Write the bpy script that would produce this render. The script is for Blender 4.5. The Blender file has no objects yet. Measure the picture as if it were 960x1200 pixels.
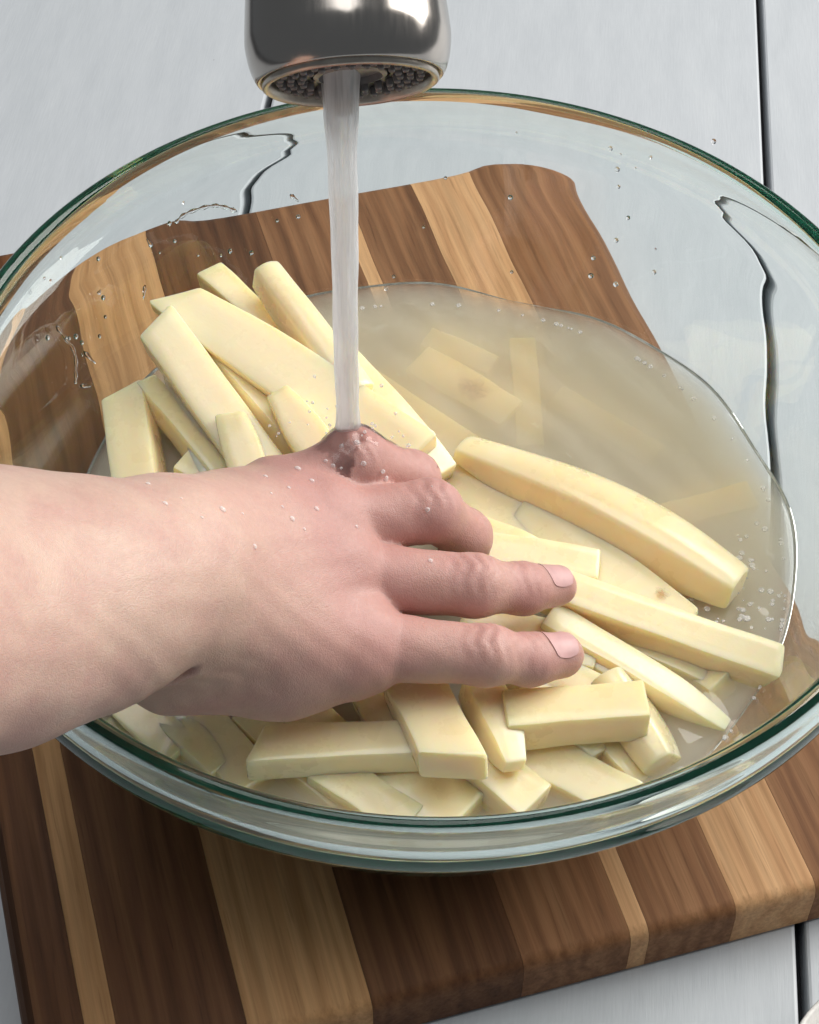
import bpy, math, random
import numpy as np
from mathutils import Vector, Matrix

random.seed(7)
rng = np.random.default_rng(11)
scene = bpy.context.scene
col = scene.collection

# ------------------------------------------------------------------ camera
CAM = np.array([-0.00389, -0.38856, 0.53858])
PITCH, YAW, ROLL, FPX = 0.857675, -0.005535, 0.012223, 2200.0
_F = np.array([math.sin(YAW) * math.cos(PITCH), math.cos(YAW) * math.cos(PITCH), -math.sin(PITCH)])
_R = np.cross(_F, [0, 0, 1]); _R /= np.linalg.norm(_R)
_U = np.cross(_R, _F)
_R, _U = math.cos(ROLL) * _R + math.sin(ROLL) * _U, -math.sin(ROLL) * _R + math.cos(ROLL) * _U
cd = bpy.data.cameras.new('camera')
cam = bpy.data.objects.new('camera', cd); col.objects.link(cam)
cam.matrix_world = Matrix(((_R[0], _U[0], -_F[0], CAM[0]), (_R[1], _U[1], -_F[1], CAM[1]),
                           (_R[2], _U[2], -_F[2], CAM[2]), (0, 0, 0, 1)))
cd.sensor_fit = 'VERTICAL'; cd.sensor_height = 36.0; cd.lens = 36.0 * FPX / 1200.0
cd.clip_start = 0.01; cd.clip_end = 60
scene.camera = cam

# ------------------------------------------------------------------ world and light
world = bpy.data.worlds.new('World'); scene.world = world; world.use_nodes = True
bg = world.node_tree.nodes['Background']
bg.inputs['Color'].default_value = (0.86, 0.93, 1.0, 1); bg.inputs['Strength'].default_value = 0.14


def area(name, loc, target, size, power, color, size_y=None):
    ld = bpy.data.lights.new(name, 'AREA'); ld.energy = power; ld.color = color
    ld.size = size
    if size_y: ld.shape = 'RECTANGLE'; ld.size_y = size_y
    o = bpy.data.objects.new(name, ld); col.objects.link(o); o.location = loc
    o.rotation_euler = (Vector(target) - Vector(loc)).to_track_quat('-Z', 'Y').to_euler()
    return o


area('window_light', (1.45, 0.80, 1.15), (0.0, 0.0, 0.05), 1.6, 53, (1.0, 0.965, 0.915), 1.6)
area('overhead_fill', (-0.15, 0.15, 2.0), (0, 0.05, 0.05), 1.5, 18, (1.0, 0.985, 0.965), 1.5)  # unseen soft fill lamp, added overhead to brighten the scene

scene.view_settings.view_transform = 'Standard'
scene.view_settings.look = 'None'
scene.view_settings.exposure = 0.15
scene.view_settings.gamma = 1.0
scene.view_settings.use_curve_mapping = False
cy = scene.cycles
cy.max_bounces = 40; cy.transmission_bounces = 40; cy.transparent_max_bounces = 16
cy.glossy_bounces = 6; cy.diffuse_bounces = 5; cy.volume_bounces = 12
cy.sample_clamp_indirect = 6.0; cy.blur_glossy = 0.6
cy.caustics_refractive = True; cy.caustics_reflective = True
scene.render.filter_size = 1.9
cy.use_denoising = True
try: cy.denoiser = 'OPENIMAGEDENOISE'
except Exception: pass


# ------------------------------------------------------------------ helpers
def at(px, py, z):
    """point of the place seen at photograph pixel (px, py) at height z"""
    d = _F + _R * (px - 480) / FPX + _U * (600 - py) / FPX
    return CAM + d * (z - CAM[2]) / d[2]


def mesh_obj(name, verts, faces, mat=None, parent=None, smooth=True, sharp=None):
    me = bpy.data.meshes.new(name)
    me.from_pydata([tuple(map(float, v)) for v in verts], [], [tuple(map(int, f)) for f in faces])
    me.update()
    if smooth:
        me.polygons.foreach_set('use_smooth', [True] * len(me.polygons))
        if sharp: me.set_sharp_from_angle(angle=math.radians(sharp))
    if mat: me.materials.append(mat)
    o = bpy.data.objects.new(name, me); col.objects.link(o)
    if parent: o.parent = parent
    return o


def empty(name, loc=(0, 0, 0)):
    o = bpy.data.objects.new(name, None); col.objects.link(o); o.location = loc
    o.empty_display_size = 0.02
    return o


def tag(o, label=None, cat=None, group=None, kind=None):
    if label: o['label'] = label
    if cat: o['category'] = cat
    if group: o['group'] = group
    if kind: o['kind'] = kind
    return o


def lathe(profile, seg=96, close=False):
    """profile of (r, z); r == 0 ends are poles"""
    v = []; f = []; rings = []
    for r, z in profile:
        if r < 1e-7:
            rings.append([len(v)]); v.append((0, 0, z))
        else:
            s = len(v); rings.append(list(range(s, s + seg)))
            for k in range(seg):
                a = 2 * math.pi * k / seg; v.append((r * math.cos(a), r * math.sin(a), z))
    pairs = list(zip(rings[:-1], rings[1:]))
    if close: pairs.append((rings[-1], rings[0]))
    for A, B in pairs:
        for k in range(seg):
            k2 = (k + 1) % seg
            if len(A) == 1 and len(B) == 1: continue
            if len(A) == 1: f.append((A[0], B[k2], B[k]))
            elif len(B) == 1: f.append((A[k], A[k2], B[0]))
            else: f.append((A[k], A[k2], B[k2], B[k]))
    return v, f


def catmull(pts, n):
    pts = [np.array(p, float) for p in pts]
    P = [2 * pts[0] - pts[1]] + pts + [2 * pts[-1] - pts[-2]]
    out = []
    for i in range(1, len(P) - 2):
        for k in range(n):
            t = k / n
            out.append(0.5 * ((2 * P[i]) + (P[i + 1] - P[i - 1]) * t + (2 * P[i - 1] - 5 * P[i] + 4 * P[i + 1] - P[i + 2]) * t * t
                              + (3 * P[i] - P[i - 1] - 3 * P[i + 1] + P[i + 2]) * t ** 3))
    out.append(pts[-1])
    return out


class N:
    """small node-tree helper"""
    def __init__(self, name):
        self.m = bpy.data.materials.new(name); self.m.use_nodes = True
        self.t = self.m.node_tree; self.t.nodes.clear()
        self.out = self.t.nodes.new('ShaderNodeOutputMaterial')

    def n(self, typ, ins=None, **kw):
        x = self.t.nodes.new(typ)
        for k, v in kw.items(): setattr(x, k, v)
        for k, v in (ins or {}).items(): self.set(x, k, v)
        return x

    def set(self, x, k, v):
        s = x.inputs[k]
        if isinstance(v, bpy.types.NodeSocket): self.t.links.new(v, s)
        else: s.default_value = v

    def ramp(self, fac, stops, interp='LINEAR'):
        r = self.n('ShaderNodeValToRGB', {'Fac': fac}); e = r.color_ramp.elements
        r.color_ramp.interpolation = interp
        while len(e) < len(stops): e.new(0.5)
        for el, (p, c) in zip(e, stops):
            el.position = p; el.color = c if len(c) == 4 else (*c, 1)
        return r.outputs['Color']

    def mix(self, fac, a, b, mode='MIX'):
        x = self.n('ShaderNodeMix', data_type='RGBA', blend_type=mode)
        x.clamp_result = False
        self.set(x, 0, fac); self.set(x, 6, a); self.set(x, 7, b)
        return x.outputs[2]

    def noise(self, vec, scale, detail=4, rough=0.55, dist=0.0):
        return self.n('ShaderNodeTexNoise', {'Vector': vec, 'Scale': scale, 'Detail': detail, 'Roughness': rough, 'Distortion': dist}).outputs['Fac']

    def coords(self, scale=(1, 1, 1), loc=(0, 0, 0), kind='Object'):
        tc = self.n('ShaderNodeTexCoord')
        mp = self.n('ShaderNodeMapping', {'Vector': tc.outputs[kind], 'Scale': scale, 'Location': loc})
        return mp.outputs['Vector']

    def bump(self, h, strength, dist):
        return self.n('ShaderNodeBump', {'Height': h, 'Strength': strength, 'Distance': dist}).outputs['Normal']

    def surf(self, s): self.t.links.new(s, self.out.inputs['Surface'])
    def vol(self, s): self.t.links.new(s, self.out.inputs['Volume'])

    def principled(self, **ins):
        p = self.n('ShaderNodeBsdfPrincipled')
        for k, v in ins.items(): self.set(p, k.replace('_', ' '), v)
        return p


# ------------------------------------------------------------------ materials
def m_table():
    b = N('painted_white_wood')
    v = b.coords((6, 1, 6)); oi = b.n('ShaderNodeObjectInfo').outputs['Random']
    w = b.n('ShaderNodeTexNoise', {'Vector': v, 'Scale': 22.0, 'Detail': 5.0}, noise_dimensions='4D')
    b.t.links.new(oi, w.inputs['W'])
    c = b.ramp(w.outputs['Fac'], [(0.25, (0.435, 0.465, 0.495)), (0.6, (0.475, 0.505, 0.535)), (0.8, (0.50, 0.53, 0.555))])
    fine = b.noise(b.coords((40, 3, 40)), 30, 3)
    c = b.mix(0.12, c, b.ramp(fine, [(0.3, (0.33, 0.35, 0.37)), (0.7, (0.55, 0.57, 0.59))]))
    worn = b.noise(b.coords((9, 1.6, 9), (0.37, 0.1, 0)), 26, 6, 0.7)
    spots = b.ramp(worn, [(0.70, (0, 0, 0)), (0.735, (1, 1, 1))])
    c = b.mix(spots, c, (0.16, 0.155, 0.16, 1))
    p = b.principled(Base_Color=c, Roughness=0.42, Normal=b.bump(fine, 0.12, 0.0005))
    b.surf(p.outputs[0]); return b.m


def m_wood(name, dark, mid, light, seed):
    b = N(name)
    v = b.coords((1, 0.07, 1), (seed * 0.31, seed * 0.17, 0))
    warp = b.noise(b.coords((1, 0.25, 1), (seed, 0, 0)), 22, 3)
    big = b.noise(v, 65, 6, 0.62, 0.9)
    ring = b.n('ShaderNodeTexWave', {'Vector': v, 'Scale': 42.0, 'Distortion': 9.0, 'Detail': 3.0, 'Detail Scale': 1.6},
               wave_type='BANDS', bands_direction='X').outputs['Fac']
    fibre = b.noise(b.coords((1, 0.025, 1), (seed, seed, 0)), 620, 3, 0.6)
    h = b.mix(0.22, big, ring)
    h = b.mix(0.28, h, warp)
    c = b.ramp(h, [(0.24, dark), (0.5, mid), (0.78, light)])
    pore = b.noise(b.coords((1, 0.045, 1), (seed * 2.1, 0.3, 0)), 900, 2, 0.5)
    c = b.mix(b.ramp(pore, [(0.62, (0, 0, 0)), (0.74, (0.35,) * 3)]), c, tuple(x * 0.45 for x in dark) + (1,))
    c = b.mix(0.55, c, b.ramp(fibre, [(0.3, (0.62, 0.6, 0.58)), (0.62, (1.12, 1.1, 1.08))]), 'MULTIPLY')
    p = b.principled(Base_Color=c, Roughness=b.ramp(fibre, [(0.3, (0.62,) * 3), (0.7, (0.48,) * 3)]),
                     Normal=b.bump(fibre, 0.22, 0.0005))
    p.inputs['Specular IOR Level'].default_value = 0.18
    b.surf(p.outputs[0]); return b.m


def m_glass():
    b = N('clear_glass')
    g = b.principled(Base_Color=(1, 1, 1, 1), Roughness=0.0, IOR=1.47)
    g.inputs['Transmission Weight'].default_value = 1.0
    b.surf(g.outputs[0])
    a = b.n('ShaderNodeVolumeAbsorption', {'Color': (0.0, 0.975, 0.70, 1), 'Density': 9.0})
    sct = b.n('ShaderNodeVolumeScatter', {'Color': (0.15, 1.0, 0.66, 1), 'Density': 1.3})
    ad = b.n('ShaderNodeAddShader'); b.t.links.new(a.outputs[0], ad.inputs[0]); b.t.links.new(sct.outputs[0], ad.inputs[1])
    b.vol(ad.outputs[0]); return b.m


def m_water():
    b = N('cloudy_starch_water')
    nz = b.noise(b.coords((1, 1, 1)), 55, 2)
    nrm = b.bump(nz, 0.12, 0.0012)
    fr = b.n('ShaderNodeFresnel', {'IOR': 1.33, 'Normal': nrm}).outputs[0]
    gl = b.n('ShaderNodeBsdfGlossy', {'Roughness': 0.02, 'Normal': nrm, 'Color': (1, 1, 1, 1)})
    tr = b.n('ShaderNodeBsdfTransparent')
    mx = b.n('ShaderNodeMixShader', {0: fr})
    b.t.links.new(tr.outputs[0], mx.inputs[1]); b.t.links.new(gl.outputs[0], mx.inputs[2])
    b.surf(mx.outputs[0])
    vs = b.n('ShaderNodeVolumePrincipled', {'Color': (0.995, 0.970, 0.895, 1), 'Density': 210.0, 'Anisotropy': 0.2})
    b.vol(vs.outputs[0]); return b.m


def m_potato():
    b = N('raw_potato_flesh')
    oi = b.n('ShaderNodeObjectInfo').outputs['Random']
    nz = b.noise(b.coords(), 70, 4, 0.6)
    fine = b.noise(b.coords(), 900, 3, 0.6)
    c = b.ramp(nz, [(0.25, (0.93, 0.735, 0.40)), (0.55, (0.95, 0.770, 0.455)), (0.8, (0.96, 0.81, 0.54))])
    c = b.mix(b.n('ShaderNodeMath', {0: oi, 1: 0.45}, operation='MULTIPLY').outputs[0], c, (0.93, 0.80, 0.55, 1))
    cut = b.noise(b.coords((30, 260, 260)), 3.0, 3)
    p = b.principled(Base_Color=c, Roughness=b.ramp(nz, [(0.35, (0.22,) * 3), (0.65, (0.40,) * 3)]),
                     Normal=b.bump(b.mix(0.4, fine, cut), 0.12, 0.0005))
    p.inputs['Subsurface Weight'].default_value = 0.75
    p.inputs['Coat Weight'].default_value = 0.6; p.inputs['Coat Roughness'].default_value = 0.16
    p.inputs['Subsurface Radius'].default_value = (1.0, 0.62, 0.18)
    p.inputs['Subsurface Scale'].default_value = 0.009
    p.inputs['Specular IOR Level'].default_value = 0.45
    b.surf(p.outputs[0]); return b.m


def m_skin():
    b = N('wet_skin')
    at_ = b.n('ShaderNodeAttribute', attribute_name='redness').outputs['Fac']
    mott = b.noise(b.coords(), 60, 5, 0.6)
    fine = b.noise(b.coords(), 650, 4, 0.6)
    vor = b.n('ShaderNodeTexVoronoi', {'Vector': b.coords(), 'Scale': 1500.0}, feature='DISTANCE_TO_EDGE').outputs['Distance']
    c = b.mix(at_, (0.635, 0.445, 0.362, 1), (0.50, 0.275, 0.240, 1))
    c = b.mix(b.ramp(mott, [(0.38, (0, 0, 0)), (0.68, (0.55,) * 3)]), c, (0.50, 0.265, 0.24, 1))
    c = b.mix(0.16, c, b.ramp(fine, [(0.3, (0.72, 0.66, 0.66)), (0.7, (1.2, 1.18, 1.15))]), 'MULTIPLY')
    lines = b.n('ShaderNodeTexVoronoi', {'Vector': b.coords((1, 0.55, 1)), 'Scale': 420.0}, feature='DISTANCE_TO_EDGE').outputs['Distance']
    fine = b.mix(0.45, fine, b.ramp(lines, [(0.0, (0, 0, 0)), (0.12, (1, 1, 1))]))
    h = b.mix(0.4, fine, b.ramp(vor, [(0.0, (0, 0, 0)), (0.25, (1, 1, 1))]))
    p = b.principled(Base_Color=c, Roughness=b.ramp(mott, [(0.35, (0.38,) * 3), (0.65, (0.52,) * 3)]), Normal=b.bump(h, 0.30, 0.0004))
    p.inputs['Subsurface Weight'].default_value = 0.35
    p.inputs['Subsurface Radius'].default_value = (1.0, 0.38, 0.22)
    p.inputs['Subsurface Scale'].default_value = 0.005
    p.inputs['Specular IOR Level'].default_value = 0.42
    b.surf(p.outputs[0]); return b.m


def m_simple(name, color, rough=0.5, metal=0.0, noise=None, bump=0.0, scale=400):
    b = N(name)
    nz = b.noise(b.coords(), scale, 4)
    lo = tuple(x * 0.85 for x in color); hi = tuple(min(1, x * 1.12) for x in color)
    p = b.principled(Base_Color=b.ramp(nz, [(0.3, lo), (0.7, hi)]), Roughness=rough, Metallic=metal)
    if bump: b.set(p, 'Normal', b.bump(nz, bump, 0.0005))
    b.surf(p.outputs[0]); return b.m


def m_spot():
    b = N('brown_blemish')
    fd = b.n('ShaderNodeAttribute', attribute_name='fade').outputs['Fac']
    nz = b.noise(b.coords(), 500, 4)
    p = b.principled(Base_Color=b.ramp(nz, [(0.3, (0.33, 0.17, 0.055)), (0.7, (0.55, 0.34, 0.13))]), Roughness=0.5)
    fac = b.n('ShaderNodeMath', {0: fd, 1: b.ramp(nz, [(0.25, (0.35,) * 3), (0.7, (0.9,) * 3)])}, operation='MULTIPLY').outputs[0]
    mx = b.n('ShaderNodeMixShader', {0: fac}); tr = b.n('ShaderNodeBsdfTransparent')
    b.t.links.new(tr.outputs[0], mx.inputs[1]); b.t.links.new(p.outputs[0], mx.inputs[2])
    b.surf(mx.outputs[0]); return b.m


def m_film():
    b = N('thin_water_film')
    nz = b.noise(b.coords(), 340, 3)
    nrm = b.bump(nz, 0.2, 0.0006)
    fr = b.n('ShaderNodeFresnel', {'IOR': 1.36, 'Normal': nrm}).outputs[0]
    gl = b.n('ShaderNodeBsdfGlossy', {'Roughness': 0.05, 'Normal': nrm}); tr = b.n('ShaderNodeBsdfTransparent')
    mx = b.n('ShaderNodeMixShader', {0: fr})
    b.t.links.new(tr.outputs[0], mx.inputs[1]); b.t.links.new(gl.outputs[0], mx.inputs[2])
    b.surf(mx.outputs[0]); return b.m


def m_steel():
    b = N('brushed_nickel')
    nz = b.noise(b.coords((1, 1, 0.02)), 900, 3)
    p = b.principled(Base_Color=(0.42, 0.39, 0.36, 1), Metallic=1.0,
                     Roughness=b.ramp(nz, [(0.3, (0.15,) * 3), (0.7, (0.22,) * 3)]), Normal=b.bump(nz, 0.02, 0.0002))
    b.surf(p.outputs[0]); return b.m


def m_stream():
    b = N('aerated_water')
    st = b.noise(b.coords((1, 1, 0.035)), 420, 3, 0.6)
    blobs = b.noise(b.coords((1, 1, 0.2)), 260, 3)
    p = b.principled(Base_Color=(0.93, 0.95, 0.96, 1), Roughness=0.12, IOR=1.33, Normal=b.bump(b.mix(0.35, st, blobs), 0.55, 0.0012))
    p.inputs['Transmission Weight'].default_value = 1.0
    d = b.n('ShaderNodeBsdfTranslucent', {'Color': (0.97, 0.98, 0.98, 1)})
    d2 = b.n('ShaderNodeBsdfDiffuse', {'Color': (0.95, 0.96, 0.97, 1)})
    dm = b.n('ShaderNodeMixShader', {0: 0.5}); b.t.links.new(d.outputs[0], dm.inputs[1]); b.t.links.new(d2.outputs[0], dm.inputs[2])
    fac = b.ramp(st, [(0.35, (0.42,) * 3), (0.62, (1.0,) * 3)])
    mx = b.n('ShaderNodeMixShader', {0: fac}); b.t.links.new(p.outputs[0], mx.inputs[1]); b.t.links.new(dm.outputs[0], mx.inputs[2])
    tr = b.n('ShaderNodeBsdfTransparent'); m2 = b.n('ShaderNodeMixShader', {0: 0.2})
    b.t.links.new(mx.outputs[0], m2.inputs[1]); b.t.links.new(tr.outputs[0], m2.inputs[2])
    b.surf(m2.outputs[0]); return b.m


def m_foam():
    b = N('bright_bead_water')
    tr = b.n('ShaderNodeBsdfTransparent')
    p = b.principled(Base_Color=(0.93, 0.92, 0.91, 1), Roughness=0.06)
    lw = b.n('ShaderNodeLayerWeight', {'Blend': 0.4}).outputs['Facing']
    mx = b.n('ShaderNodeMixShader', {0: b.ramp(lw, [(0.0, (0.22,) * 3), (0.9, (0.75,) * 3)])})
    b.t.links.new(tr.outputs[0], mx.inputs[1]); b.t.links.new(p.outputs[0], mx.inputs[2])
    b.surf(mx.outputs[0]); return b.m


def m_drop():
    b = N('clear_water_drop')
    p = b.principled(Base_Color=(1, 1, 1, 1), Roughness=0.0, IOR=1.33); p.inputs['Transmission Weight'].default_value = 1.0
    b.surf(p.outputs[0]); return b.m


M = dict(table=m_table(), glass=m_glass(), water=m_water(), potato=m_potato(), skin=m_skin(), steel=m_steel(),
         stream=m_stream(), drop=m_drop(), foam=m_foam(),
         gap=m_simple('dark_gap', (0.02, 0.02, 0.025), 0.9),
         black=m_simple('black_plastic', (0.012, 0.012, 0.013), 0.28),
         rubber=m_simple('grey_nozzle_rubber', (0.16, 0.15, 0.145), 0.35),
         bezel=m_simple('bezel_metal', (0.42, 0.38, 0.33), 0.3, 1.0),
         nail=m_simple('fingernail', (0.57, 0.33, 0.32), 0.42, scale=120),
         ceramic=m_simple('pale_ceramic', (0.72, 0.70, 0.67), 0.25),
         spot=m_spot(), film=m_film())

# ------------------------------------------------------------------ table of painted planks
tab = empty('tabletop'); tag(tab, 'white painted wooden plank tabletop with dark gaps', 'tabletop', kind='structure')
gdir = np.array([0.0815, 0.9967]); gn = np.array([0.9967, -0.0815])      # along and across the planks
g0 = np.array([0.1285, 0.0]) @ gn
PW, GAP = 0.231, 0.0032


def bevel_box(x0, x1, y0, y1, z0, z1, b):
    v = []
    for z, i in ((z0, 0), (z1 - b, 0), (z1 - b * 0.3, b * 0.3), (z1, b)):
        v += [(x0 + i, y0 + i, z), (x1 - i, y0 + i, z), (x1 - i, y1 - i, z), (x0 + i, y1 - i, z)]
    f = [(3, 2, 1, 0), (12, 13, 14, 15)]
    for L in range(3):
        for k in range(4):
            a = L * 4 + k; c = L * 4 + (k + 1) % 4; f.append((a, c, c + 4, a + 4))
    return v, f


v, f = bevel_box(-0.75, 0.75, -0.55, 1.0, -0.03, -0.012, 0.001)
mesh_obj('underlay', v, f, M['gap'], tab, smooth=False)
for i in range(-3, 3):
    x0 = g0 + i * PW + GAP / 2; x1 = g0 + (i + 1) * PW - GAP / 2
    v, f = bevel_box(x0, x1, -0.55, 1.0, -0.0118, 0.0, 0.0012)
    o = mesh_obj('plank', v, f, M['table'], tab, smooth=False)
    o.rotation_euler = (0, 0, math.atan2(gdir[1], gdir[0]) - math.pi / 2)

# ------------------------------------------------------------------ cutting board of glued strips
BT = 0.022
BU, BV = np.array([0.956305, 0.292372]), np.array([-0.292372, 0.956305])
board = empty('cutting_board', (0, 0, 0.0002))
tag(board, 'striped brown wooden cutting board under the glass bowl', 'cutting board')
board.rotation_euler = (0, 0, math.atan2(BU[1], BU[0]))
U0, U1, V0, V1, RC = -0.1545, 0.1325, -0.1255, 0.240, 0.022
LAYERS = [(0.0015, 0.0), (0.0, 0.0015), (0.0, BT - 0.0050), (0.0008, BT - 0.0022), (0.0022, BT - 0.0007), (0.0042, BT)]


def vext(u, ins):
    u0, u1, v0, v1 = U0 + ins, U1 - ins, V0 + ins, V1 - ins
    r = max(RC - ins, 0.002)
    u = min(max(u, u0), u1)
    d = max(0.0, (u0 + r) - u, u - (u1 - r))
    k = r - math.sqrt(max(r * r - d * d, 0))
    return u, v0 + k, v1 - k


dk = ((0.050, 0.019, 0.008), (0.122, 0.052, 0.022), (0.200, 0.094, 0.041))
dk2 = ((0.105, 0.043, 0.018), (0.225, 0.105, 0.047), (0.325, 0.170, 0.082))
lt = ((0.31, 0.155, 0.062), (0.45, 0.250, 0.112), (0.55, 0.330, 0.160))
lt2 = ((0.39, 0.20, 0.092), (0.545, 0.315, 0.155), (0.64, 0.40, 0.215))
STR = [(U0, -0.1365, dk), (-0.1365, -0.1275, lt), (-0.1275, -0.0905, dk), (-0.0905, -0.0533, lt), (-0.0533, -0.006, dk),
       (-0.006, 0.0285, dk2), (0.0285, 0.0345, lt2), (0.0345, 0.0632, dk2), (0.0632, 0.0900, lt2), (0.0900, U1, dk2)]
for si, (a, b_, tone) in enumerate(STR):
    g = 0.00006
    a2, b2 = a + (0 if si == 0 else g), b_ - (0 if si == len(STR) - 1 else g)
    us = list(np.linspace(a2, b2, 5))
    if si == 0: us = sorted(set(us + list(U0 + RC * (1 - np.cos(np.linspace(0, math.pi / 2, 9))))))
    if si == len(STR) - 1: us = sorted(set(us + list(U1 - RC * (1 - np.cos(np.linspace(0, math.pi / 2, 9))))))
    us = [u for u in us if a2 - 1e-9 <= u <= b2 + 1e-9]
    v = []; f = []; nl = len(LAYERS); per = 2 * nl
    for u in us:
        lo = []; hi = []
        for ins, z in LAYERS:
            uu, va, vb = vext(u, ins)
            lo.append((uu, va, z)); hi.append((uu, vb, z))
        v += lo + hi[::-1]
    for i in range(len(us) - 1):
        for k in range(per):
            k2 = (k + 1) % per
            f.append((i * per + k, (i + 1) * per + k, (i + 1) * per + k2, i * per + k2))
    f.append(tuple(range(per))); f.append(tuple(reversed(range((len(us) - 1) * per, len(us) * per))))
    mesh_obj('wood_strip', v, f, m_wood('wood_strip_%d' % si, *tone, si * 1.7 + 0.4), board, smooth=True, sharp=40)

# ------------------------------------------------------------------ glass bowl
ZB = BT + 0.0006
BC = np.array([0.0005, 0.0055]); OV = 1.026       # the bowl is a touch oval
outer = [(0.0, 0.0022), (0.046, 0.0022), (0.062, 0.0018), (0.070, 0.0), (0.0765, 0.0006), (0.0855, 0.0050), (0.0975, 0.0150), (0.1085, 0.0285),
         (0.1168, 0.0400), (0.1252, 0.0535), (0.1315, 0.0650), (0.1370, 0.0755), (0.1418, 0.0850), (0.1448, 0.0908)]
lip = [(0.1472, 0.0945), (0.1490, 0.0982), (0.1494, 0.1030), (0.1485, 0.1080), (0.1478, 0.1120), (0.1468, 0.1143), (0.1449, 0.1153),
       (0.1431, 0.1144), (0.1422, 0.1118), (0.1428, 0.1060), (0.1431, 0.1008), (0.1418, 0.0958)]
inner = [(0.1396, 0.0908), (0.1371, 0.0860), (0.1326, 0.0770), (0.1271, 0.0668), (0.1206, 0.0550), (0.1124, 0.0422), (0.1042, 0.0305), (0.0940, 0.0182), (0.0830, 0.0096), (0.070, 0.0058),
         (0.046, 0.0052), (0.0, 0.0052)]
prof = catmull(outer + lip + inner, 5)
prof = [(max(p[0], 0.0), p[1]) for p in prof]; prof[0] = (0.0, prof[0][1]); prof[-1] = (0.0, prof[-1][1])
v, f = lathe(prof, 224)
V = np.array(v); ang = np.arctan2(V[:, 1], V[:, 0]); rr = np.hypot(V[:, 0], V[:, 1])
wob = 1 + 0.0022 * np.sin(2 * ang + 0.6) + 0.0010 * np.sin(5 * ang + V[:, 2] * 60) * (V[:, 2] > 0.02)
V[:, 0] *= wob; V[:, 1] *= wob * OV
bowl = mesh_obj('glass_bowl', V, f, M['glass'])
bowl.location = (BC[0], BC[1], ZB)
tag(bowl, 'large clear glass mixing bowl with thick greenish rim on the board', 'bowl')
_ip = sorted([(z, r) for r, z in [(p[0], p[1]) for p in catmull(inner, 6)]])


def inner_r(z):
    return float(np.interp(z - ZB, [a for a, _ in _ip], [b for _, b in _ip]))


# ------------------------------------------------------------------ cloudy water in the bowl
ZW = 0.0722
wp = [(0.0, ZB + 0.0050)]
for z in np.linspace(ZB + 0.0056, ZW, 26): wp.append((inner_r(z) + 0.0004, z))
rw = inner_r(ZW)
nwall = len(wp) - 1
for r in np.linspace(rw - 0.0015, 0.003, 60): wp.append((r, ZW))
wp.append((0.0, ZW))
v, f = lathe(wp, 192); V = np.array(v)
x, y = V[:, 0].copy(), V[:, 1].copy(); dd = np.hypot(x + 0.024, y + 0.010); th = np.arctan2(y, x); rr = np.hypot(x, y)
lev = 0.0013 * np.sin(3 * th + 0.9) * (rr / rw) ** 2 + 0.0010 * np.sin(7 * th + 2.1) * (rr / rw) ** 4 + 0.0006 * np.sin(13 * th + 0.4) * (rr / rw) ** 6
rip = 0.00030 * np.sin(x * 260 + 2 * np.sin(y * 120)) * np.sin(y * 210 + 1.3) + 0.00050 * np.sin(dd * 380) * np.exp(-dd * 14) + 0.00025 * np.sin(x * 420 + y * 330)
low = np.clip((V[:, 2] - ZB - 0.006) / (ZW - ZB - 0.006), 0, 1) ** 2       # sloshing lifts the waterline, the bottom stays
newz = V[:, 2] + low * (lev + rip * np.clip((rw - rr) / 0.004, 0, 1))
wall = (np.abs(rr - np.array([inner_r(z) + 0.0004 for z in V[:, 2]])) < 1e-5) & (low > 0)
sc = np.where(wall, np.array([inner_r(z) + 0.0004 for z in newz]) / np.maximum(rr, 1e-9), 1.0)
V = np.stack([x * sc, y * sc * OV, newz], 1)
water = mesh_obj('bowl_water', V, f, M['water'])
water.location = (BC[0], BC[1], 0)
tag(water, 'cloudy starchy water pooled in the glass bowl', 'water')

# ------------------------------------------------------------------ potato fries
VIEW = lambda p: (CAM - p) / np.linalg.norm(CAM - p)


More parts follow.
